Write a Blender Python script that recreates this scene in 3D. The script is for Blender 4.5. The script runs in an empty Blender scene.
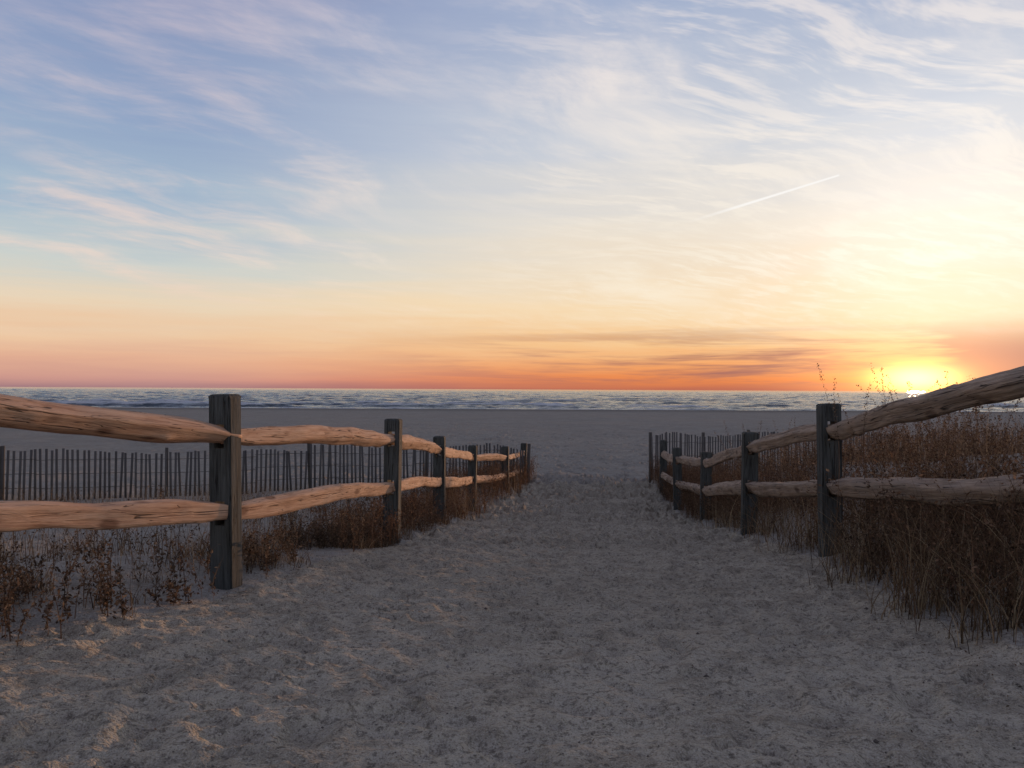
import bpy, math, random
import numpy as np
from mathutils import Vector, Matrix, Euler
random.seed(7); rng=np.random.default_rng(11)
CZ=2.62
SUN_AZ=math.radians(26.9); SUN_EL=math.radians(0.8)
scene=bpy.context.scene
scene.view_settings.view_transform='Standard'; scene.view_settings.look='None'; scene.view_settings.exposure=0

# ---------------------------------------------------------------- helpers
def lin(c):
    r=[]
    for v in c[:3]:
        v=v/255.0
        r.append(v/12.92 if v<=0.04045 else ((v+0.055)/1.055)**2.4)
    return (r[0],r[1],r[2],1.0)
class NT:
    def __init__(s,tree): s.t=tree; s.n=tree.nodes; s.l=tree.links
    def node(s,typ,**kw):
        n=s.n.new(typ)
        for k,v in kw.items(): setattr(n,k,v)
        return n
    def setin(s,sock,v):
        if isinstance(v,bpy.types.NodeSocket): s.l.new(v,sock)
        else: sock.default_value=v
    def math(s,op,a,b=None,c=None,clamp=False):
        n=s.node('ShaderNodeMath',operation=op,use_clamp=clamp)
        s.setin(n.inputs[0],a)
        if b is not None: s.setin(n.inputs[1],b)
        if c is not None: s.setin(n.inputs[2],c)
        return n.outputs[0]
    def vmath(s,op,a,b=None,out=0):
        n=s.node('ShaderNodeVectorMath',operation=op)
        s.setin(n.inputs[0],a)
        if b is not None: s.setin(n.inputs[1],b)
        return n.outputs[out]
    def dot(s,a,b):
        n=s.node('ShaderNodeVectorMath',operation='DOT_PRODUCT')
        s.setin(n.inputs[0],a); s.setin(n.inputs[1],b); return n.outputs['Value']
    def xyz(s,x,y,z):
        n=s.node('ShaderNodeCombineXYZ')
        for i,v in enumerate((x,y,z)): s.setin(n.inputs[i],v)
        return n.outputs[0]
    def sep(s,v):
        n=s.node('ShaderNodeSeparateXYZ'); s.setin(n.inputs[0],v); return n.outputs
    def mr(s,v,a,b,c=0.0,d=1.0,smooth=True):
        n=s.node('ShaderNodeMapRange'); n.interpolation_type='SMOOTHSTEP' if smooth else 'LINEAR'
        s.setin(n.inputs[0],v)
        for i,x in enumerate((a,b,c,d)): s.setin(n.inputs[i+1],x)
        return n.outputs[0]
    def ramp(s,f,stops,interp='LINEAR'):
        n=s.node('ShaderNodeValToRGB'); cr=n.color_ramp; cr.interpolation=interp
        while len(cr.elements)>1: cr.elements.remove(cr.elements[-1])
        cr.elements[0].position=stops[0][0]; cr.elements[0].color=stops[0][1]
        for p,c in stops[1:]:
            e=cr.elements.new(p); e.color=c
        s.setin(n.inputs[0],f); return n.outputs[0]
    def mix(s,f,a,b,blend='MIX'):
        n=s.node('ShaderNodeMix',data_type='RGBA',blend_type=blend)
        s.setin(n.inputs[0],f); s.setin(n.inputs[6],a); s.setin(n.inputs[7],b); return n.outputs[2]
    def noise(s,vec,scale,detail=4,rough=0.5,dist=0.0,lac=2.0,out=0):
        n=s.node('ShaderNodeTexNoise'); s.setin(n.inputs['Vector'],vec)
        n.inputs['Scale'].default_value=scale; n.inputs['Detail'].default_value=detail
        n.inputs['Roughness'].default_value=rough; n.inputs['Distortion'].default_value=dist
        n.inputs['Lacunarity'].default_value=lac
        return n.outputs[out]
    def scale(s,col,f):
        n=s.node('ShaderNodeVectorMath',operation='SCALE'); s.setin(n.inputs[0],col); s.setin(n.inputs['Scale'],f); return n.outputs[0]
    def bump(s,h,strength,dist,normal=None):
        n=s.node('ShaderNodeBump'); s.setin(n.inputs['Height'],h); n.inputs['Strength'].default_value=strength
        n.inputs['Distance'].default_value=dist
        if normal is not None: s.l.new(normal,n.inputs['Normal'])
        return n.outputs[0]
def new_mat(name):
    m=bpy.data.materials.new(name); m.use_nodes=True
    nt=NT(m.node_tree); b=m.node_tree.nodes['Principled BSDF']
    return m,nt,b

# ---------------------------------------------------------------- numpy noise
def _h(ix,iy,seed):
    n=(ix.astype(np.int64)*374761393+iy.astype(np.int64)*668265263+seed*974711)&0x7fffffff
    n=((n^(n>>13))*1274126177)&0x7fffffff
    n=(n^(n>>16))&0xffffff
    return n/float(0xffffff)
def vn(x,y,seed=0):
    x=np.asarray(x,float); y=np.asarray(y,float)
    ix=np.floor(x); iy=np.floor(y); fx=x-ix; fy=y-iy
    ux=fx*fx*fx*(fx*(fx*6-15)+10); uy=fy*fy*fy*(fy*(fy*6-15)+10)
    a=_h(ix,iy,seed);b=_h(ix+1,iy,seed);c=_h(ix,iy+1,seed);d=_h(ix+1,iy+1,seed)
    return (a*(1-ux)+b*ux)*(1-uy)+(c*(1-ux)+d*ux)*uy-0.5
def fbm(x,y,oct=4,seed=0,gain=0.5):
    t=0;a=1
    for i in range(oct):
        t=t+a*vn(x*(2**i)+i*17.3,y*(2**i)-i*9.1,seed+i); a*=gain
    return t
def sst(a,b,x):
    t=np.clip((x-a)/(b-a),0,1); return t*t*(3-2*t)

# ---------------------------------------------------------------- layout
LF=[(-2.42,2.0),(-1.635,4.6),(-1.10,7.3),(-0.90,10.0),(-0.68,13.5),(-0.12,16.5),(0.27,19.0)]
RF=[(2.26,3.1),(2.29,5.7),(2.35,7.9),(2.67,11.0),(2.85,13.6),(3.13,16.5)]
def Lx(y): return np.interp(y,[-10,2.0,4.6,7.3,10,13.5,16.5,19,30],[-4.2,-2.42,-1.62,-1.08,-.88,-.66,-.10,.29,1.0])
def Rx(y): return np.interp(y,[-10,2,3.7,5.7,7.9,11,13.6,16.5,30],[1.9,1.85,1.95,2.25,2.33,2.65,2.83,3.11,4.0])
PY=[-40,-10,0,2,3,4.6,6,7.3,8.7,10,11.8,13.5,15,16.5,20,60,95,104,112,150,500]
PZ=[-.3,-.5,-.76,-.89,-.98,-1.13,-1.25,-1.375,-1.53,-1.69,-1.9,-2.05,-2.12,-2.16,-2.2,-2.36,-2.50,-2.60,-2.85,-4,-8]
def base_h(x,y):
    x=np.asarray(x,float); y=np.asarray(y,float)
    h=(np.interp(y-0.35,PY,PZ)+np.interp(y,PY,PZ)+np.interp(y+0.35,PY,PZ))/3
    fade=1-sst(9,17,y)
    r=x-Rx(y); l=Lx(y)-x
    h=h+fade*(0.17*sst(-0.25,0.7,r)+0.12*sst(1,5,r))+fade*(0.05*sst(0,0.8,l))
    h=h+0.62*sst(0.5,3.0,r)*sst(5.5,10,y)*(1-sst(14.5,18.5,y))*(1-0.5*sst(8,20,r))  # dune right of the path, height added to block low sun from near sand
    h=h+(1-fade)*(1-sst(18,21,y))*0.10*(sst(-0.1,0.6,r)+sst(-0.1,0.6,l))
    inp=sst(-0.2,0.6,-r)*sst(-0.2,0.6,-l)*(1-sst(16,20,y))
    h=h-0.03*inp
    off=1-inp
    h=h+off*(1-sst(18,24,y))*0.12*fbm(x*0.7,y*0.7,3,5)
    h=h+sst(18,30,y)*(1-sst(80,100,y))*0.10*fbm(x*0.12,y*0.12,3,9)
    return h
def ground_z(x,y): return base_h(x,y)+CZ

# ---------------------------------------------------------------- ground sheet
def axis_prog(start,s0,k,end):
    o=[start]
    while o[-1]<end: o.append(o[-1]+max(s0,k*abs(o[-1])))
    return o
ys=[-60,-45,-32,-22,-15,-10,-7,-5,-3.6,-2.6,-1.8,-1.2,-0.7,-0.3,0,0.3,0.55,0.8,1.0]
ys+=axis_prog(1.15,0.014,0.0058,420)
ys=np.array(ys)
pos=list(np.arange(0.0,4.0,0.021))+axis_prog(4.0,0.03,0.011,40)+axis_prog(41,0.5,0.06,900)
pos=np.array(pos); xs=np.concatenate([-pos[:0:-1],pos])
nx,ny=len(xs),len(ys)
X,Y=np.meshgrid(xs,ys)
H=base_h(X,Y)
near=1-sst(30,70,Y)
inpath=sst(-0.1,0.4,Rx(Y)-X)*sst(-0.1,0.4,X-Lx(Y))
walk=np.maximum(inpath*(1-sst(18,22,Y)), sst(16,20,Y)*(1-sst(80,98,Y)))
H+=0.012*fbm(X*1.6,Y*1.6,2,21)*(0.6+walk)*near
H+=0.013*fbm(X*7,Y*7,3,31)*(0.6+0.7*walk)*near
H+=0.013*fbm(X*17,Y*17,3,41,0.65)*(1-sst(8,20,Y))*(0.5+0.8*np.clip(fbm(X*1.1,Y*1.1,2,47)+.5,0,1))
def dents(N,xr,yr,dep,size,along=0.5):
    for _ in range(N):
        cy=yr[0]+(yr[1]-yr[0])*rng.random()
        lo,hi=xr(cy); cx=lo+(hi-lo)*rng.random()
        ang=rng.normal(0,along)+ (math.pi if rng.random()<.5 else 0)+0.12
        L=size*(0.7+0.6*rng.random()); W=L*(0.38+0.2*rng.random()); d=dep*(0.3+1.0*rng.random())
        R=L*1.5
        i0,i1=np.searchsorted(ys,[cy-R,cy+R]); j0,j1=np.searchsorted(xs,[cx-R,cx+R])
        if i1-i0<2 or j1-j0<2: continue
        xx=X[i0:i1,j0:j1]-cx; yy=Y[i0:i1,j0:j1]-cy
        u=(xx*math.sin(ang)+yy*math.cos(ang))/(L*.5); v=(xx*math.cos(ang)-yy*math.sin(ang))/(W*.5)
        v=v*(1+0.25*np.sin(u*2))
        r=np.sqrt(u*u+v*v)
        H[i0:i1,j0:j1]+= -d*(1-sst(0.45,1.1,r)) + 0.35*d*np.exp(-((r-1.3)/0.28)**2)
dents(1600,lambda y:(Lx(y)+0.15,Rx(y)-0.1),(1.2,9),0.012,0.14,1.5)
dents(800,lambda y:(Lx(y)+0.15,Rx(y)-0.1),(1.2,9),0.014,0.24,.7)
dents(1500,lambda y:(Lx(y)+0.1,Rx(y)-0.05),(7,15),0.028,0.25,.8)
dents(900,lambda y:(Lx(y)+0.1,Rx(y)-0.05),(11,20),0.05,0.32)
dents(3800,lambda y:(-3-(y-16)*0.8,4+(y-16)*0.9),(16,55),0.07,0.42,1.5)
V=np.stack([X,Y,H+CZ],-1).reshape(-1,3)
P=V.reshape(ny,nx,3)
du=np.gradient(P,axis=1); dv=np.gradient(P,axis=0)
Nn=np.cross(du,dv); Nn/=np.linalg.norm(Nn,axis=2,keepdims=True)+1e-12
Nn=Nn.reshape(-1,3)
idx=np.arange(nx*ny).reshape(ny,nx)
F=np.stack([idx[:-1,:-1],idx[:-1,1:],idx[1:,1:],idx[1:,:-1]],-1).reshape(-1,4)
fx=V[F,0].mean(1); fy=V[F,1].mean(1)
ispath=(fx>Lx(fy)+0.12)&(fx<Rx(fy)-0.05)&(fy<18.5)

def mesh_from(name,verts,faces,mat,smooth=True,normals=None,cols=None):
    me=bpy.data.meshes.new(name)
    verts=np.asarray(verts,np.float32); faces=np.asarray(faces,np.int32); k=faces.shape[1]
    me.vertices.add(len(verts)); me.vertices.foreach_set('co',verts.ravel())
    me.loops.add(faces.size); me.loops.foreach_set('vertex_index',faces.ravel())
    me.polygons.add(len(faces)); me.polygons.foreach_set('loop_start',np.arange(0,faces.size,k,dtype=np.int32))
    me.polygons.foreach_set('loop_total',np.full(len(faces),k,np.int32))
    me.update(calc_edges=True); me.validate()
    if smooth: me.polygons.foreach_set('use_smooth',np.ones(len(me.polygons),bool))
    if normals is not None: me.normals_split_custom_set_from_vertices(normals.tolist())
    if cols is not None:
        a=me.color_attributes.new('Col','FLOAT_COLOR','POINT')
        c=np.ones((len(verts),4),np.float32); c[:,:3]=cols; a.data.foreach_set('color',c.ravel())
    me.materials.append(mat)
    ob=bpy.data.objects.new(name,me); scene.collection.objects.link(ob); return ob
def submesh(mask,name,mat):
    f=F[mask]; u,inv=np.unique(f,return_inverse=True)
    return mesh_from(name,V[u],inv.reshape(f.shape),mat,True,Nn[u])

def sand_material(name,c1,c2,dark,fleck):
    m,nt,b=new_mat(name)
    g=nt.node('ShaderNodeNewGeometry').outputs['Position']
    n1=nt.noise(g,0.55,3,0.6); n2=nt.noise(g,4.5,5,0.75); n3=nt.noise(g,40,3,0.72); n4=nt.noise(g,190,1,0.6)
    col=nt.mix(nt.mr(n1,0.35,0.65),c1,c2)
    col=nt.mix(nt.math('MULTIPLY',nt.mr(n2,0.44,0.64),0.7),col,dark)
    col=nt.mix(nt.math('MULTIPLY',nt.mr(n3,0.49,0.66),0.7*fleck),col,(0.13,0.11,0.085,1))
    col=nt.mix(nt.math('MULTIPLY',nt.mr(n4,0.56,0.70),0.5*fleck),col,(0.08,0.065,0.05,1))
    col=nt.mix(nt.math('MULTIPLY',nt.mr(n4,0.42,0.30),0.5*fleck),col,(0.62,0.58,0.50,1))
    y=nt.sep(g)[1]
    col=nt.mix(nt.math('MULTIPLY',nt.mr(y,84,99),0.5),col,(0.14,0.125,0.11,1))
    df=nt.node('ShaderNodeBsdfDiffuse'); nt.l.new(col,df.inputs[0])
    h=nt.math('ADD',nt.math('MULTIPLY',nt.noise(g,16,3,0.75),0.9),nt.math('MULTIPLY',n3,0.45))
    nt.l.new(nt.bump(h,1.0,0.045),df.inputs['Normal'])
    nt.l.new(df.outputs[0],m.node_tree.nodes['Material Output'].inputs[0]); m.node_tree.nodes.remove(b)
    return m
sandA=sand_material('sand_path_mat',(0.45,0.398,0.31,1),(0.52,0.463,0.365,1),(0.31,0.267,0.205,1),1.0)
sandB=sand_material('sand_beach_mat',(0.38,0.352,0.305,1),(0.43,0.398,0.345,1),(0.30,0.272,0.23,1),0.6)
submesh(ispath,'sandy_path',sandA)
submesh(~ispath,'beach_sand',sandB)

# ---------------------------------------------------------------- sea
m,nt,b=new_mat('sea_water')
g=nt.node('ShaderNodeNewGeometry').outputs['Position']
def svec(sx,sy): return nt.vmath('MULTIPLY',g,(sx,sy,1.0))
w2=nt.noise(svec(0.8,1.9),1.0,3,0.6)
nt.l.new(nt.bump(w2,0.8,0.25),b.inputs['Normal'])
_,yy,zz_=nt.sep(g)
fz=nt.noise(svec(0.25,0.8),1.0,4,0.7)
crest=nt.mr(nt.math('ADD',zz_,nt.math('MULTIPLY',nt.math('SUBTRACT',fz,0.5),0.9)),0.34,0.50)
edge=nt.math('MULTIPLY',nt.mr(yy,109,101),nt.mr(fz,0.42,0.55))
fo=nt.math('MAXIMUM',nt.math('MULTIPLY',crest,0.85),edge)
base=nt.mix(nt.mr(nt.noise(svec(0.01,0.03),1.0,2,0.6),0.35,0.65),(0.022,0.038,0.05,1),(0.045,0.065,0.08,1))
nt.l.new(nt.mix(fo,base,(0.66,0.68,0.70,1)),b.inputs['Base Color'])
nt.l.new(nt.math('ADD',nt.math('MULTIPLY',fo,0.6),0.12),b.inputs['Roughness'])
b.inputs['IOR'].default_value=1.33
seaM=m
sy=np.array(axis_prog(94,0.30,0.0042,1600)); su=np.linspace(-1.0,1.0,760)
SY,SU=np.meshgrid(sy,su,indexing='ij'); SX=SU*(SY*0.95+20)
def swell(x,y):
    wx=x+6*fbm(x*.02,y*.02,2,71); wy=y+10*fbm(x*.012,y*.02,3,72)
    a=np.sin(wy*2*np.pi/11.0+7.2*fbm(wx*.03,wy*.03,2,73))
    h=0.18*np.maximum(a,-0.5)*(0.5+1.2*np.clip(fbm(x*.025,y*.06,3,74)+.4,0,1))
    h+=0.40*fbm(x*.16,y*.45,4,75,0.62)
    return h
SZ=swell(SX,SY)*sst(96,112,SY)
SZ*=(1-sst(1000,1550,SY))
for y0,am,wd in ((109,0.42,1.3),(118,0.42,1.6),(131,0.36,1.9)):
    yc=y0+5*fbm(SX*.015,SX*0+y0,3,int(y0)); mk=np.clip(0.3+2.2*fbm(SX*.02,SX*0+y0*2,3,int(y0)+3),0,1)
    SZ+=am*mk*np.exp(-((SY-yc)/wd)**2)
sv=np.stack([SX,SY,SZ],-1).reshape(-1,3)
ii=np.arange(sv.shape[0]).reshape(SX.shape)
sf=np.stack([ii[:-1,:-1],ii[:-1,1:],ii[1:,1:],ii[1:,:-1]],-1).reshape(-1,4)
yE=sy[-1]; e=[(-60000,yE,0),(60000,yE,0),(60000,60000,0),(-60000,60000,0),
  (-60000,94,-.05),(-(94*.95+20),94,-.05),(-(yE*.95+20),yE,-.05),(-60000,yE,-.05),
  ((94*.95+20),94,-.05),(60000,94,-.05),(60000,yE,-.05),((yE*.95+20),yE,-.05)]
n0=len(sv); sv=np.concatenate([sv,np.array(e,float)]); sf=np.concatenate([sf,np.arange(12).reshape(3,4)+n0])
mesh_from('sea',sv,sf,seaM)

# ---------------------------------------------------------------- wood materials
def wood_mat(name,c1,c2,c3,streak=1.0,grey=0.3,greycol=(0.2,0.19,0.18,1),knot=0.75,bs=1.0):
    m,nt,b=new_mat(name)
    o=nt.node('ShaderNodeTexCoord').outputs['Object']
    rnd=nt.node('ShaderNodeObjectInfo').outputs['Random']
    o2=nt.vmath('ADD',o,nt.xyz(nt.math('MULTIPLY',rnd,37.0),nt.math('MULTIPLY',rnd,11.0),0.0))
    v=nt.vmath('MULTIPLY',o2,(2.2,26.0,26.0))
    grain=nt.noise(v,1.0,6,0.7,0.6); fine=nt.noise(nt.vmath('MULTIPLY',o2,(6,110,110)),1.0,3,0.6)
    big=nt.noise(o2,3.0,4,0.6)
    col=nt.ramp(grain,[(0.32,c3),(0.47,c1),(0.62,c2)])
    col=nt.mix(nt.math('MULTIPLY',nt.mr(fine,0.5,0.68),0.5*streak),col,c3)
    col=nt.mix(nt.math('MULTIPLY',nt.mr(big,0.45,0.62),grey),col,greycol)
    vo=nt.node('ShaderNodeTexVoronoi'); nt.setin(vo.inputs['Vector'],nt.vmath('MULTIPLY',o2,(3.0,6.5,6.5))); vo.inputs['Scale'].default_value=1.0
    kn=nt.mr(vo.outputs['Distance'],0.24,0.10)
    col=nt.mix(nt.math('MULTIPLY',kn,knot),col,(c3[0]*.45,c3[1]*.4,c3[2]*.4,1))
    cr=nt.noise(nt.vmath('MULTIPLY',o2,(0.9,34,34)),1.0,2,0.5,1.0)
    crk=nt.mr(nt.math('ABSOLUTE',nt.math('SUBTRACT',cr,0.5)),0.016,0.0)
    col=nt.mix(nt.math('MULTIPLY',crk,0.8),col,(0.03,0.022,0.018,1))
    nt.l.new(col,b.inputs['Base Color']); b.inputs['Roughness'].default_value=0.85
    b.inputs['Specular IOR Level'].default_value=0.15
    h=nt.math('SUBTRACT',nt.math('ADD',grain,nt.math('MULTIPLY',fine,0.5)),nt.math('MULTIPLY',crk,1.4))
    nt.l.new(nt.bump(h,bs,0.015),b.inputs['Normal'])
    return m
railM=wood_mat('rail_wood',(0.58,0.36,0.235,1),(0.68,0.46,0.315,1),(0.38,0.21,0.13,1),0.8,0.25,(0.40,0.29,0.215,1),0.75,0.65)
railG=wood_mat('backlit_weathered_rail_wood',(0.40,0.30,0.225,1),(0.49,0.38,0.295,1),(0.21,0.15,0.11,1),1.0,0.5,(0.28,0.235,0.20,1))  # weathered grey-brown; the shade of the backlit rails is also put into this colour
postM=wood_mat('post_wood',(0.080,0.086,0.082,1),(0.112,0.12,0.114,1),(0.035,0.039,0.037,1),1.0,0.35,(0.075,0.070,0.06,1),0.2)

# ---------------------------------------------------------------- fence parts
def rail(name,p,q,parent,h=0.125,w=0.095,seed=0,tip=0.085,mat=None):
    p=Vector(p);q=Vector(q); d=(q-p); L=d.length+0.10; r=np.random.default_rng(seed)
    NS=80; NR=24
    t=np.linspace(0,1,NS); s=(t-0.5)*L
    e0=0.25+0.5*r.random(); e1=0.25+0.5*r.random()
    tap=np.minimum(tip/h+(1-tip/h)*sst(-0.05,e0,t*L),tip/h+(1-tip/h)*sst(-0.05,e1,(1-t)*L))
    tap=tap*(1+0.13*fbm(t*4+seed,t*0,2,seed+40))
    bowz=(0.012*math.copysign(1,r.random()-.6)*np.sin(t*math.pi)+0.010*np.sin(t*6+r.random()*6)+0.016*fbm(t*6,t*0+seed,3,seed))*np.minimum(1,np.minimum(t,1-t)*L/0.3)
    bowy=0.03*(r.random()-.5)*np.sin(t*math.pi)+0.015*fbm(t*5,t*0+seed*3,3,seed+5)
    th=np.linspace(0,2*math.pi,NR,endpoint=False)
    ns=4 if r.random()<.5 else 3
    ph=r.random()*6
    poly=np.cos(math.pi/ns)/np.cos(((th-ph)%(2*math.pi/ns))-math.pi/ns)
    prof=(0.30 if ns==3 else 0.12)+ (0.85 if ns==3 else 0.9)*poly+0.03*np.cos(5*th+r.random()*6)
    prof/=prof.mean()
    verts=[]
    kn=[(r.random(),r.random()*6.28,0.10+.16*r.random()) for _ in range(5)]
    for i in range(NS):
        tw=0.5*fbm(np.array(t[i]*1.5),np.array(seed*1.7),2,seed+9)
        rr=prof*(1+0.15*fbm(np.cos(th)*1.5+t[i]*L*1.6+seed,np.sin(th)*1.5+seed,3,seed+2)+0.05*fbm(np.cos(th)*6+seed,np.sin(th)*6+t[i]*L*2.0,2,seed+3))
        for kt,ka,kh in kn:
            da=np.abs((th-ka+math.pi)%(2*math.pi)-math.pi)
            rr=rr+kh*np.exp(-((t[i]-kt)*L/0.035)**2-(da/0.45)**2)
        yv=w/2*rr*np.cos(th+tw)*(0.55+0.45*tap[i]) +bowy[i]
        zv=h/2*rr*np.sin(th+tw)*tap[i]+bowz[i]
        verts.append(np.stack([np.full(NR,s[i]),yv,zv],-1))
    v=np.concatenate(verts)
    f=[]
    for i in range(NS-1):
        for j in range(NR):
            a=i*NR+j; bb=i*NR+(j+1)%NR; f.append((a,a+NR,bb+NR,bb))
    ob=mesh_from(name,v,np.array(f),mat or railM)
    import bmesh
    bm=bmesh.new(); bm.from_mesh(ob.data)
    bmesh.ops.contextual_create(bm,geom=[e for e in bm.edges if e.is_boundary and e.verts[0].co.x<0]) 
    bmesh.ops.contextual_create(bm,geom=[e for e in bm.edges if e.is_boundary and e.verts[0].co.x>0])
    bmesh.ops.recalc_face_normals(bm,faces=bm.faces); bm.to_mesh(ob.data); bm.free()
    xax=d.normalized(); zax=Vector((0,0,1)); yax=zax.cross(xax).normalized(); zax=xax.cross(yax)
    M=Matrix((xax,yax,zax)).transposed().to_4x4(); M.translation=(p+q)/2
    ob.matrix_world=M; ob.parent=parent
    return ob
def box_bm(bm,sx,sy,z0,z1):
    vs=[bm.verts.new((x*sx/2,y*sy/2,z)) for z in (z0,z1) for x,y in ((-1,-1),(1,-1),(1,1),(-1,1))]
    for f in ((3,2,1,0),(4,5,6,7),(0,1,5,4),(1,2,6,5),(2,3,7,6),(3,0,4,7)): bm.faces.new([vs[i] for i in f])
    return vs
def post(name,x,y,ztop,zrails,ang,parent,seed,w=0.165,t=0.125,lean=(0,0)):
    import bmesh
    zb=float(ground_z(x,y))-0.35
    bm=bmesh.new(); L=ztop-zb
    box_bm(bm,w,t,0,L)
    top=[e for e in bm.edges if all(v.co.z>L-1e-4 for v in e.verts)]
    bmesh.ops.bevel(bm,geom=top,offset=0.028,segments=3,affect='EDGES',profile=0.6)
    vert=[e for e in bm.edges if abs(e.verts[0].co.z-e.verts[1].co.z)>L*.5]
    bmesh.ops.bevel(bm,geom=vert,offset=0.010,segments=2,affect='EDGES')
    me=bpy.data.meshes.new(name); bm.to_mesh(me); bm.free(); me.materials.append(postM)
    ob=bpy.data.objects.new(name,me); scene.collection.objects.link(ob)
    for zr in zrails:
        bm=bmesh.new(); box_bm(bm,0.062,0.5,zr-zb-0.068,zr-zb+0.068)
        cm=bpy.data.meshes.new('c'); bm.to_mesh(cm); bm.free()
        c=bpy.data.objects.new('c',cm); scene.collection.objects.link(c)
        md=ob.modifiers.new('b','BOOLEAN'); md.operation='DIFFERENCE'; md.object=c; md.solver='EXACT'
        dg=bpy.context.evaluated_depsgraph_get(); nm=bpy.data.meshes.new_from_object(ob.evaluated_get(dg))
        ob.modifiers.clear(); ob.data=nm; bpy.data.objects.remove(c)
    R=Matrix.Rotation(math.radians(90),4,'Y'); ob.data.transform(R)
    R2=Matrix.Rotation(math.radians(-90),4,'Y')
    ob.matrix_world=Matrix.Translation((x,y,zb))@Euler((lean[0],lean[1],ang)).to_matrix().to_4x4()@R2
    ob.parent=parent
    return ob
def empty(name):
    e=bpy.data.objects.new(name,None); e.empty_display_size=0.2; scene.collection.objects.link(e); return e
def fence(name,pts,ups,lows,tops,seed,mat):
    par=empty(name)
    n=len(pts)
    for i,(x,y) in enumerate(pts):
        a=pts[max(i-1,0)]; c=pts[min(i+1,n-1)]
        ang=math.atan2(c[1]-a[1],c[0]-a[0])-math.pi/2
        r=random.Random(seed+i)
        post('post_%d'%(i+1),x,y,tops[i]+CZ,[ups[i]+CZ,lows[i]+CZ],ang,par,seed+i,w=0.142,t=0.12,lean=(r.uniform(-.025,.025),r.uniform(-.025,.025)))
    for i in range(n-1):
        a,c=pts[i],pts[i+1]
        for k,zz in (('upper',ups),('lower',lows)):
            rail('%s_rail_%d'%(k,i+1),(a[0],a[1],zz[i]+CZ),(c[0],c[1],zz[i+1]+CZ),par,h=0.116+0.014*random.random(),w=0.095,seed=seed*3+i*7+(0 if k=='upper' else 3),mat=mat)
    return par
fence('split_rail_fence',LF,[0.12,-.277,-.46,-.77,-1.15,-1.42,-1.52],[-.36,-.716,-.90,-1.16,-1.54,-1.80,-1.92],
      [0.32,-.035,-.275,-.59,-.95,-1.18,-1.28],100,railM)
fence('split_rail_fence',RF,[0.10,-.286,-.565,-1.0,-1.2,-1.33],[-.36,-.69,-.95,-1.38,-1.6,-1.75],
      [0.30,-.09,-.41,-.85,-.98,-1.03],200,railG)
pts3=[(5.9,8.6),(8.4,9.6),(10.9,10.4),(13.4,11.1)]
fence('split_rail_fence',pts3,[-.34,-.36,-.38,-.40],[-.75,-.78,-.80,-.82],[-.22,-.24,-.26,-.28],300,railG)

# ---------------------------------------------------------------- sand fences (wire-bound pickets)
m,nt,b=new_mat('picket_wood')
g=nt.node('ShaderNodeNewGeometry').outputs['Position']
at=nt.node('ShaderNodeVertexColor'); at.layer_name='Col'
nt.l.new(nt.mix(nt.math('MULTIPLY',nt.noise(g,40,2,0.6),0.6),at.outputs[0],(0.04,0.035,0.03,1)),b.inputs['Base Color'])
b.inputs['Roughness'].default_value=0.85
picketM=m
def sand_fence(name,poly,seed,hgt=1.0,pitch=0.085):
    r=np.random.default_rng(seed); vs=[];fs=[];cs=[]; nv=0
    def addbox(p,u,n,w,t,z0,z1,dx,dy,col):
        nonlocal nv
        for z,ox,oy in ((z0,0,0),(z1,dx,dy)):
            for a,bq in ((-1,-1),(1,-1),(1,1),(-1,1)):
                vs.append((p[0]+u[0]*w/2*a+n[0]*t/2*bq+ox,p[1]+u[1]*w/2*a+n[1]*t/2*bq+oy,z)); cs.append(col)
        for f in ((3,2,1,0),(4,5,6,7),(0,1,5,4),(1,2,6,5),(2,3,7,6),(3,0,4,7)): fs.append([nv+i for i in f])
        nv+=8
    for k in range(len(poly)-1):
        a=np.array(poly[k]);c=np.array(poly[k+1]); L=np.linalg.norm(c-a); u=(c-a)/L; n=np.array([-u[1],u[0]])
        N=int(L/pitch)
        for i in range(N):
            p=a+u*(i*pitch+r.normal(0,.005)); sag=0.04*math.sin(i*pitch*2.1)+0.03*math.sin(i*pitch*.7+1)
            wav=n*(0.05*math.sin(i*pitch*1.7)); p=p+wav
            zt=float(ground_z(p[0],p[1]))+hgt+sag+r.normal(0,.012)
            c0=0.085+0.05*r.random(); col=(c0*1.04,c0*.98,c0*.94)
            tl=r.normal(0,.018)
            addbox(p,u,n,0.040,0.009,float(ground_z(p[0],p[1]))-0.08,zt,u[0]*tl,u[1]*tl,col)
        for zf in (0.25,0.55,0.85):
            M=int(L/0.5)
            for i in range(M):
                p=a+u*(i+.5)*L/M; z=float(ground_z(p[0],p[1]))+hgt*zf
                addbox(p+n*(0.05*math.sin((i+.5)*L/M*1.7)),u,n,L/M*1.02,0.012,z,z+0.008,0,0,(0.1,0.09,0.08))
        M=max(2,int(L/2.6))
        for i in range(M+1):
            p=a+u*i*L/M+n*0.08; z=float(ground_z(p[0],p[1]))
            addbox(p,u,n,0.055,0.055,z-0.3,z+hgt+0.06+0.06*r.random(),r.normal(0,.03),0,(0.10,0.09,0.08))
    return mesh_from(name,vs,fs,picketM,False,None,cs)
sand_fence('sand_fence',[(-16,11.5),(-8.9,13.9),(-4,15.9),(0.4,18.2)],1,0.84)
sand_fence('sand_fence',[(3.3,18.6),(6.2,20.6),(12,22.5),(22,26)],2,1.05)

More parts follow.
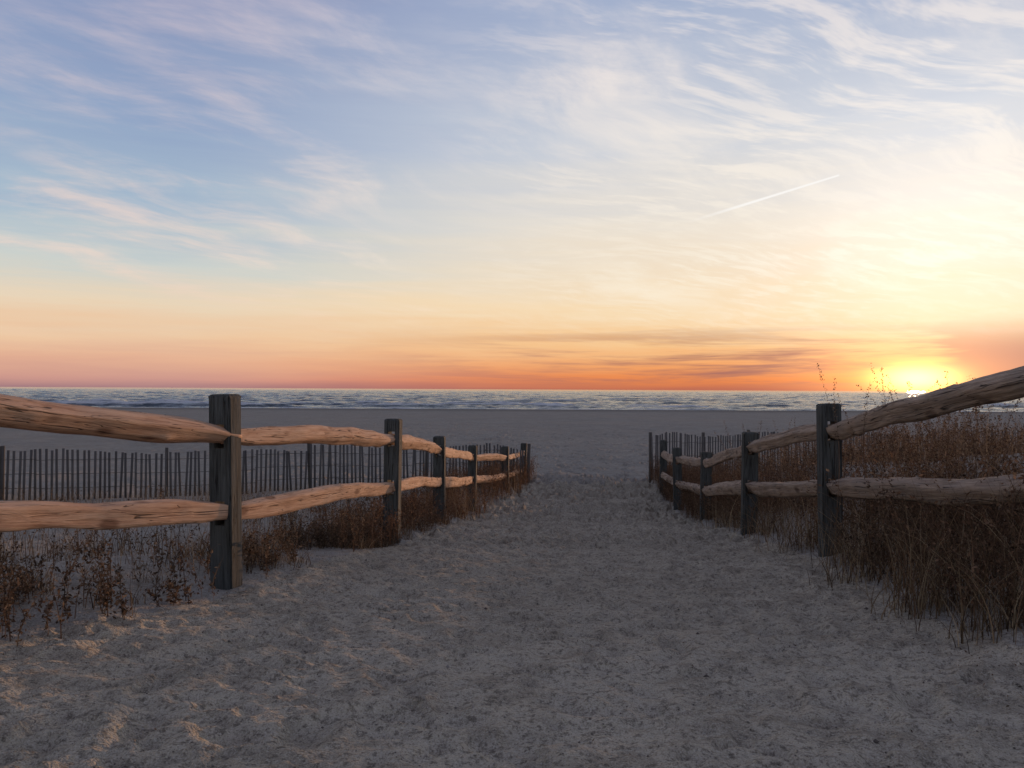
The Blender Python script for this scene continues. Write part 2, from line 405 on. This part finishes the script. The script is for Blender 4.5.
# ---------------------------------------------------------------- vegetation
m,nt,b=new_mat('dry_plants')
at=nt.node('ShaderNodeVertexColor'); at.layer_name='Col'
df=nt.node('ShaderNodeBsdfDiffuse'); nt.l.new(at.outputs[0],df.inputs[0])
tr=nt.node('ShaderNodeBsdfTranslucent'); nt.l.new(at.outputs[0],tr.inputs[0])
mx=nt.node('ShaderNodeMixShader'); mx.inputs[0].default_value=0.3
nt.l.new(df.outputs[0],mx.inputs[1]); nt.l.new(tr.outputs[0],mx.inputs[2])
nt.l.new(mx.outputs[0],m.node_tree.nodes['Material Output'].inputs[0]); m.node_tree.nodes.remove(b); plantM=m
class Veg:
    def __init__(s): s.v=[];s.f=[];s.c=[];s.n=0
    def add(s,v,f,c):
        s.v.append(v);s.f.append(f+s.n);s.c.append(c);s.n+=len(v)
    def blades(s,x,y,h,w,lean,col,segs=5,curl=1.0,z0=None,azi=None):
        N=len(x)
        z=ground_z(x,y)-0.02 if z0 is None else z0
        az=rng.random(N)*2*math.pi if azi is None else azi
        t=np.linspace(0,1,segs+1)[None,:]
        off=lean[:,None]*h[:,None]*(t**(1.6*curl+0.2))
        wob=0.03*h[:,None]*np.sin(t*5+rng.random(N)[:,None]*6)*t
        cx=x[:,None]+np.cos(az)[:,None]*off+wob; cy=y[:,None]+np.sin(az)[:,None]*off
        cz=z[:,None]+h[:,None]*(t-0.45*np.minimum(lean,1.1)[:,None]**2*t**3)
        fa=rng.random(N)*math.pi; ww=w[:,None]*(1-0.85*t)/2
        wx=np.cos(fa)[:,None]*ww; wy=np.sin(fa)[:,None]*ww
        A=np.stack([cx-wx,cy-wy,cz],-1); B=np.stack([cx+wx,cy+wy,cz],-1)
        v=np.stack([A,B],2).reshape(-1,3); k=2*(segs+1)
        b0=(np.arange(N)*k)[:,None]+ (np.arange(segs)*2)[None,:]
        f=np.stack([b0,b0+1,b0+3,b0+2],-1).reshape(-1,4)
        s.add(v,f,np.repeat(col,k,axis=0))
        return cx,cy,cz
    def leaves(s,px,py,pz,size,col):
        N=len(px); d=rng.normal(size=(N,3)); d/=np.linalg.norm(d,axis=1,keepdims=True)
        e=rng.normal(size=(N,3)); e-=d*(d*e).sum(1,keepdims=True); e/=np.linalg.norm(e,axis=1,keepdims=True)
        p=np.stack([px,py,pz],-1); L=size[:,None]
        v=np.stack([p,p+d*L*.5+e*L*.22,p+d*L,p+d*L*.5-e*L*.22],1).reshape(-1,3)
        f=np.arange(N*4).reshape(-1,4); s.add(v,f,np.repeat(col,4,axis=0))
    def weeds(s,x,y,h,colf,nl=22,lsize=0.022,lean=0.25,branch=3):
        N=len(x)
        lean_=np.abs(rng.normal(0,lean,N)); cx,cy,cz=s.blades(x,y,h,np.full(N,.006),lean_,colf(N),4)
        for k in range(branch):
            ti=rng.integers(1,4,N); ar=np.arange(N)
            hb=h*(0.25+0.3*rng.random(N))
            bx,by,bz=s.blades(cx[ar,ti],cy[ar,ti],hb,np.full(N,.0035),0.4+0.7*rng.random(N),colf(N),3,z0=cz[ar,ti])
            q=nl//branch
            tt=rng.random((N,q))*3; i0=np.clip(tt.astype(int),0,2); fr=tt-i0
            g=lambda a:(a[ar[:,None],i0]*(1-fr)+a[ar[:,None],i0+1]*fr).ravel()
            s.leaves(g(bx),g(by),g(bz),lsize*(0.4+rng.random(N*q)),colf(N*q))
        tt=0.6+rng.random((N,nl))*3.4; i0=np.clip(tt.astype(int),0,3); fr=tt-i0; ar=np.arange(N)
        g=lambda a:(a[ar[:,None],i0]*(1-fr)+a[ar[:,None],i0+1]*fr).ravel()
        s.leaves(g(cx)+rng.normal(0,.012,N*nl),g(cy)+rng.normal(0,.012,N*nl),g(cz),lsize*(0.4+rng.random(N*nl)),colf(N*nl))
    def build(s,name):
        return mesh_from(name,np.concatenate(s.v),np.concatenate(s.f),plantM,False,None,np.concatenate(s.c))
def pal(cols,var=0.25):
    cols=np.array(cols)
    def f(N):
        c=cols[rng.integers(0,len(cols),N)]*(1+var*rng.normal(size=(N,1))); return np.clip(c,0.008,0.7)
    return f
tan=pal([(0.24,0.17,0.10),(0.15,0.105,0.065),(0.36,0.28,0.18),(0.09,0.06,0.04),(0.18,0.115,0.07)])
rust=pal([(0.16,0.095,0.058),(0.12,0.072,0.047),(0.22,0.14,0.09),(0.085,0.055,0.04)])
dark=pal([(0.11,0.073,0.05),(0.15,0.10,0.068),(0.07,0.05,0.037),(0.23,0.165,0.11)])
def scatter(N,xf,yr,seed=3,thr=0.0,sc=1.5):
    y=yr[0]+(yr[1]-yr[0])*rng.random(N*3); lo,hi=xf(y); x=lo+(hi-lo)*rng.random(N*3)
    k=fbm(x*sc,y*sc,3,seed)>thr; x=x[k][:N];y=y[k][:N]; return x,y
U=lambda a,b,n:a+(b-a)*rng.random(n)

vg=Veg()
x,y=scatter(1700,lambda y:(Rx(y)+0.02,Rx(y)+1.3+0*y),(3.0,18.5),thr=0.06,sc=1.8)
vg.weeds(x,y,U(.2,.66,len(x)),rust,21,.024,.35)
x,y=scatter(2300,lambda y:(Rx(y)+0.45,Rx(y)+7),(3.4,17),thr=0.08,sc=1.3)
vg.weeds(x,y,U(.2,.78,len(x)),dark,24,0.028,.4)
x,y=scatter(900,lambda y:(Rx(y)-0.02,Rx(y)+0.5),(10.5,19),thr=-.15)
vg.weeds(x,y,U(.25,.65,len(x)),rust,21)
x,y=scatter(380,lambda y:(Rx(y)-0.02,Rx(y)+1.6),(2.9,5.4),thr=-.05,seed=61)
vg.weeds(x,y,U(.25,.72,len(x)),dark,34,0.022,.4)
vg.build('dune_shrub')
gr=Veg()
x,y=scatter(3400,lambda y:(Rx(y)-0.08,Rx(y)+1.0),(2.8,18.8),thr=0.05,seed=8,sc=2.4)
n=len(x); gr.blades(x,y,U(.1,.65,n),U(.003,.006,n),np.abs(rng.normal(.55,.4,n)),tan(n))
x,y=scatter(6500,lambda y:(Rx(y)+0.8,Rx(y)+8),(3,20),thr=0.04,seed=12)
n=len(x); gr.blades(x,y,U(.2,.85,n),U(.003,.007,n),np.abs(rng.normal(.45,.35,n)),tan(n))
for cx_,cy_,nn,hh_,sp in ((1.98,3.75,220,.62,.11),(2.25,3.3,240,.75,.13),(2.1,4.7,170,.55,.12),(2.3,5.3,220,.6,.11),(2.42,4.2,220,.65,.15),(1.95,3.2,140,.45,.1),(2.38,7.5,160,.55,.11),(2.6,3.7,220,.85,.15),(2.5,9.4,120,.5,.1),(2.75,5.0,260,.8,.2),(2.3,6.3,200,.5,.12)):
    x=cx_+rng.normal(0,sp,nn); y=cy_+rng.normal(0,sp,nn)
    gr.blades(x,y,U(.3,1,nn)*hh_,U(.003,.006,nn),np.abs(rng.normal(.7,.4,nn)),tan(nn),7)
gr.build('dune_grass')
tg=Veg()
for px,pd,topz,nn in ((2.28,5.2,.26,5),(2.62,4.6,.24,7),(2.75,4.9,.34,6),(2.55,5.4,.18,8),(2.9,5.0,.26,7),(2.35,5.6,.18,5),(3.1,5.5,.14,9),(2.5,5.0,-.05,12),(3.4,6.4,.05,14),(4.0,7.5,-.02,14),(2.5,8.4,-.3,10),(3.2,9.5,-.3,14)):
    x=px+rng.normal(0,.1,nn); y=pd+rng.normal(0,.1,nn); z=ground_z(x,y)
    h=(topz+CZ-z)*U(.68,1.04,nn)
    a,bq,c=tg.blades(x,y,h,np.full(nn,.0055),np.abs(rng.normal(.2,.14,nn)),dark(nn),7)
    for i in range(nn):
        q=60; tt=5.2+1.8*rng.random(q); i0=np.clip(tt.astype(int),0,6); fr=tt-i0
        g=lambda ar:ar[i,i0]*(1-fr)+ar[i,np.minimum(i0+1,7)]*fr
        tg.leaves(g(a)+rng.normal(0,.005,q),g(bq)+rng.normal(0,.005,q),g(c),U(.008,.018,q),dark(q))
tg.build('plume_grass')
vl=Veg()
x,y=scatter(480,lambda y:(Lx(y)-0.55,Lx(y)+0.06),(2.4,7.4),thr=0.08,seed=17,sc=2.4)
vl.weeds(x,y,U(.08,.36,len(x)),dark,20,.018,.45)
x,y=scatter(560,lambda y:(Lx(y)-0.6,Lx(y)+0.14),(6.6,12.5),thr=0.02,seed=18,sc=1.6)
vl.weeds(x,y,U(.15,.46,len(x)),rust,20,.02,.35)
x,y=scatter(800,lambda y:(Lx(y)-0.8,Lx(y)+0.28),(12,19.6),thr=-0.1,seed=19,sc=1.6)
vl.weeds(x,y,U(.3,.72,len(x)),rust,22,.024)
x,y=scatter(520,lambda y:(Lx(y)-5,Lx(y)-0.4),(2.6,12),thr=0.10,seed=25,sc=1.1)
vl.weeds(x,y,U(.15,.45,len(x)),dark,14,.02,.35)
for px,py,hh_ in ((-1.95,3.95,.42),(-1.78,4.25,.42),(-2.05,3.5,.4),(-1.9,3.2,.25),(-2.15,3.3,.36),(-1.42,5.3,.4),(-1.3,6.1,.42),(-1.62,4.85,.35),(-1.85,3.6,.22),(-1.7,4.1,.2)):
    k=5; vl.weeds(px+rng.normal(0,.07,k),py+rng.normal(0,.08,k),U(.5,1.1,k)*hh_,dark,40,.022,.4,5)
vl.build('dune_shrub')
gl=Veg()
x,y=scatter(6500,lambda y:(Lx(y)-0.7,Lx(y)+0.12),(2.2,10),thr=0.0,seed=31,sc=2.5)
n=len(x); gl.blades(x,y,U(.03,.26,n),U(.003,.005,n),np.abs(rng.normal(.8,.5,n)),tan(n))
x,y=scatter(5000,lambda y:(Lx(y)-6.5,Lx(y)-0.3),(2.5,15),thr=0.05,seed=32,sc=1.2)
n=len(x); gl.blades(x,y,U(.12,.5,n),U(.003,.005,n),np.abs(rng.normal(.4,.25,n)),tan(n))
x,y=scatter(1700,lambda y:(Lx(y)-0.7,Lx(y)+0.3),(10,19.5),thr=-.1,seed=33)
n=len(x); gl.blades(x,y,U(.15,.7,n),U(.003,.006,n),np.abs(rng.normal(.35,.25,n)),tan(n))
gl.build('dune_grass')
lt=Veg()
def surf(x,y):
    i=np.clip(np.searchsorted(ys,y),1,ny-1); j=np.clip(np.searchsorted(xs,x),1,nx-1)
    return H[i,j]+CZ
n=4600; y=1.3+6*rng.random(n)**1.5; lo,hi=Lx(y)-.5,Rx(y)+.3; e=rng.random(n); e=np.where(rng.random(n)<.8,np.where(e<.5,e*.32,1-(1-e)*.3),e); x=lo+(hi-lo)*e
lt.leaves(x,y,surf(x,y)+0.001,U(.004,.015,n),dark(n)*1.2)
n=500; y=1.5+5*rng.random(n); lo,hi=Lx(y)-.5,Rx(y)+.3; e=rng.random(n); e=np.where(e<.5,e*.35,1-(1-e)*.3); x=lo+(hi-lo)*e
lt.blades(x,y,U(.01,.02,n),U(.002,.003,n),U(3,9,n),tan(n),3,z0=surf(x,y)+.006)
lt.build('plant_litter')
pb=Veg(); n=4500; y=1.3+9*rng.random(n)**1.6; x=Lx(y)+(Rx(y)-Lx(y))*rng.random(n); r=U(.002,.005,n)*(1+1.2*(rng.random(n)>.96))
z=surf(x,y)
octv=np.array([(1,0,0),(0,1,0),(-1,0,0),(0,-1,0),(0,0,.7),(0,0,-.7)])
v=(octv[None]*r[:,None,None]*U(.6,1.3,n*6).reshape(n,6,1)+np.stack([x,y,z+r*.2],-1)[:,None,:]).reshape(-1,3)
tri=np.array([(0,1,4),(1,2,4),(2,3,4),(3,0,4),(1,0,5),(2,1,5),(3,2,5),(0,3,5)])
f=(np.arange(n)[:,None,None]*6+tri[None]).reshape(-1,3)
pc=pal([(0.38,0.34,0.29),(0.25,0.22,0.18),(0.15,0.12,0.10),(0.45,0.4,0.35)])
mesh_from('pebbles',v,f,picketM,False,None,np.repeat(pc(n),6,axis=0))

# ---------------------------------------------------------------- sky
w=bpy.data.worlds.new('World'); scene.world=w; w.use_nodes=True
w.node_tree.nodes.clear(); nt=NT(w.node_tree)
try: w.cycles.sampling_method='NONE'
except Exception as ex: print(ex)
D=nt.vmath('NORMALIZE',nt.node('ShaderNodeTexCoord').outputs['Generated'])
dx,dy,dz=nt.sep(D); z=nt.math('MAXIMUM',dz,0.0)
S=Vector((math.sin(SUN_AZ)*math.cos(SUN_EL),math.cos(SUN_AZ)*math.cos(SUN_EL),math.sin(SUN_EL)))
hl=nt.math('SQRT',nt.math('ADD',nt.math('MULTIPLY',dx,dx),nt.math('ADD',nt.math('MULTIPLY',dy,dy),1e-5)))
ca=nt.math('DIVIDE',nt.dot(D,(math.sin(SUN_AZ),math.cos(SUN_AZ),0.0)),hl)
sfac=nt.mr(ca,0.62,1.0)
hb=nt.noise(nt.vmath('MULTIPLY',D,(2.6,2.6,42.0)),1.0,4,0.6,0.2)
zz=nt.math('ADD',z,nt.math('MULTIPLY',nt.math('SUBTRACT',hb,0.5),nt.mr(z,0.0,0.12,0.018,0.08)))
L=nt.ramp(zz,[(0.0,lin((164,124,130))),(0.012,lin((208,154,142))),(.03,lin((232,180,150))),(.06,lin((240,202,166))),(.095,lin((236,216,188))),
  (.14,lin((206,212,208))),(.20,lin((170,190,208))),(.3,lin((148,168,200))),(.44,lin((138,151,188))),(.7,lin((106,114,142))),(1.0,lin((86,92,114)))])
R=nt.ramp(zz,[(0.0,lin((190,108,84))),(0.012,lin((238,138,76))),(.03,lin((246,168,106))),(.055,lin((250,200,142))),(.09,lin((252,224,184))),
  (.2,lin((240,230,216))),(.3,lin((208,213,222))),(.44,lin((166,180,208))),(.7,lin((114,122,150))),(1.0,lin((88,94,116)))])
col=nt.mix(sfac,L,R)
iz=nt.math('DIVIDE',1.0,nt.math('ADD',z,0.13))
px=nt.math('MULTIPLY',dx,iz); py=nt.math('MULTIPLY',dy,iz)
pp=nt.xyz(px,py,0.0)
warp=nt.noise(pp,0.7,3,0.5,out=1)
wp=nt.vmath('ADD',pp,nt.scale(nt.vmath('SUBTRACT',warp,(0.5,0.5,0.5)),0.8))
def rot(v,a):
    n=nt.node('ShaderNodeVectorRotate',rotation_type='Z_AXIS'); nt.setin(n.inputs['Vector'],v); n.inputs['Angle'].default_value=math.radians(a); return n.outputs[0]
c1=nt.noise(nt.vmath('MULTIPLY',rot(wp,34),(2.6,0.9,1.0)),1.0,7,0.62)
c2=nt.noise(nt.vmath('ADD',nt.vmath('MULTIPLY',rot(wp,66),(11.0,3.4,1.0)),(4.3,1.7,0)),1.0,4,0.65)
c3=nt.noise(nt.vmath('ADD',pp,(7.1,3.3,0)),0.9,3,0.5)
pm=nt.mr(c3,0.38,0.60,0.12,1.0)
cl=nt.mr(nt.math('ADD',nt.math('MULTIPLY',c1,0.80),nt.math('MULTIPLY',c2,0.20)),0.44,0.70)
cl=nt.math('MULTIPLY',cl,pm)
rip=nt.math('MULTIPLY',nt.math('MULTIPLY',nt.mr(c2,0.42,0.66),nt.math('MULTIPLY',nt.mr(ca,0.80,1.0),0.8)),nt.mr(c3,0.3,0.55,0.4,1.0))
cl=nt.math('MULTIPLY',nt.math('MAXIMUM',cl,rip),nt.mr(z,0.03,0.12))
ccol=nt.mix(sfac,nt.ramp(z,[(0,lin((250,205,165))),(.15,lin((242,220,206))),(.3,lin((218,204,208))),(.5,lin((198,186,204)))]),
                 nt.ramp(z,[(0,lin((255,225,180))),(.15,lin((255,246,228))),(.35,lin((250,240,232))),(.5,lin((232,224,226)))]))
col=nt.mix(nt.math('MULTIPLY',cl,0.85),col,ccol)
sb=nt.noise(nt.vmath('ADD',nt.vmath('MULTIPLY',D,(3.6,3.6,62.0)),(5.3,2.9,0.8)),1.0,5,0.62,0.3)
band=nt.math('MULTIPLY',nt.mr(z,0.002,0.012),nt.mr(z,0.09,0.035))
bk=nt.mr(nt.dot(D,(math.cos(SUN_AZ),-math.sin(SUN_AZ),0.0)),0.01,0.06,0.0,0.20)
sbm=nt.math('MULTIPLY',nt.math('MULTIPLY',nt.mr(nt.math('ADD',sb,bk),0.42,0.62),band),nt.mr(ca,0.78,0.99,0.14,0.9))
col=nt.mix(sbm,col,nt.mix(sfac,lin((206,154,146)),lin((160,106,100))))
dS=nt.dot(D,tuple(S)); a2=nt.math('MULTIPLY',nt.math('SUBTRACT',1.0,dS),2.0)
def glow(wdeg,colr,st,a=a2):
    s2=math.radians(wdeg)**2
    e=nt.math('EXPONENT',nt.math('DIVIDE',a,-s2)); return nt.scale(colr[:3],nt.math('MULTIPLY',e,st))
S2=Vector((math.sin(SUN_AZ+.04),math.cos(SUN_AZ+.04),0.16)).normalized()
a3=nt.math('MULTIPLY',nt.math('SUBTRACT',1.0,nt.dot(D,tuple(S2))),2.0)
dzs=nt.math('SUBTRACT',dz,S.z); a2f=nt.math('ADD',a2,nt.math('MULTIPLY',nt.math('MULTIPLY',dzs,dzs),6.0))
for gl_ in (glow(2.0,lin((255,228,120)),3.0,a2f),glow(5.6,lin((255,172,70)),0.7,a2f),glow(6,lin((255,150,70)),0.14),glow(9.5,lin((255,240,226)),0.26,a3)):
    col=nt.vmath('ADD',col,gl_)
def pix(u,v):
    x=(u-512)/796.4; zc=(389.5-v)/796.4; return Vector((x,1.0,zc)).normalized()
A=pix(682,223); B=pix(840,173); Nm=A.cross(B).normalized(); T=(B-A).normalized()
ta=A.dot(T); tb=B.dot(T)
off=nt.math('ABSOLUTE',nt.dot(D,tuple(Nm))); tpos=nt.mr(nt.dot(D,tuple(T)),ta,tb,0,1,False)
wid=nt.mr(tpos,0,1,0.0028,0.0016,False)
ct=nt.math('MULTIPLY',nt.mr(nt.math('DIVIDE',off,wid),1.0,0.15),nt.math('MULTIPLY',nt.mr(tpos,0.0,0.5,0.0,1.0),nt.mr(tpos,1.0,0.985)))
col=nt.mix(ct,col,lin((255,252,248)))
sk=nt.node('ShaderNodeTexSky',sky_type='NISHITA'); sk.sun_disc=False; sk.sun_elevation=SUN_EL; sk.sun_rotation=SUN_AZ
bg=nt.node('ShaderNodeBackground'); nt.setin(bg.inputs[0],col); bg.inputs[1].default_value=0.96
bg2=nt.node('ShaderNodeBackground'); nt.setin(bg2.inputs[0],sk.outputs[0]); bg2.inputs[1].default_value=0.003
ad=nt.node('ShaderNodeAddShader'); nt.l.new(bg.outputs[0],ad.inputs[0]); nt.l.new(bg2.outputs[0],ad.inputs[1])
wo=nt.node('ShaderNodeOutputWorld'); nt.l.new(ad.outputs[0],wo.inputs[0])

# ---------------------------------------------------------------- sun lamp
sd=bpy.data.lights.new('sun','SUN'); sd.energy=2.4; sd.angle=math.radians(1.0); sd.color=(1.0,0.55,0.29)
so=bpy.data.objects.new('sun',sd); scene.collection.objects.link(so)
el=math.radians(0.6); dirv=Vector((math.sin(SUN_AZ)*math.cos(el),math.cos(SUN_AZ)*math.cos(el),math.sin(el)))
so.rotation_euler=(-dirv).to_track_quat('-Z','Y').to_euler(); so.location=(20,40,20)

# ---------------------------------------------------------------- camera
cd=bpy.data.cameras.new('camera'); cd.lens=28; cd.sensor_width=36; cd.clip_start=0.05; cd.clip_end=100000
co=bpy.data.objects.new('camera',cd); scene.collection.objects.link(co)
co.matrix_world=Matrix.Translation((0,0,CZ))@Matrix.Rotation(math.radians(90+0.38),4,'X')@Matrix.Rotation(math.radians(0.28),4,'Z')
scene.camera=co
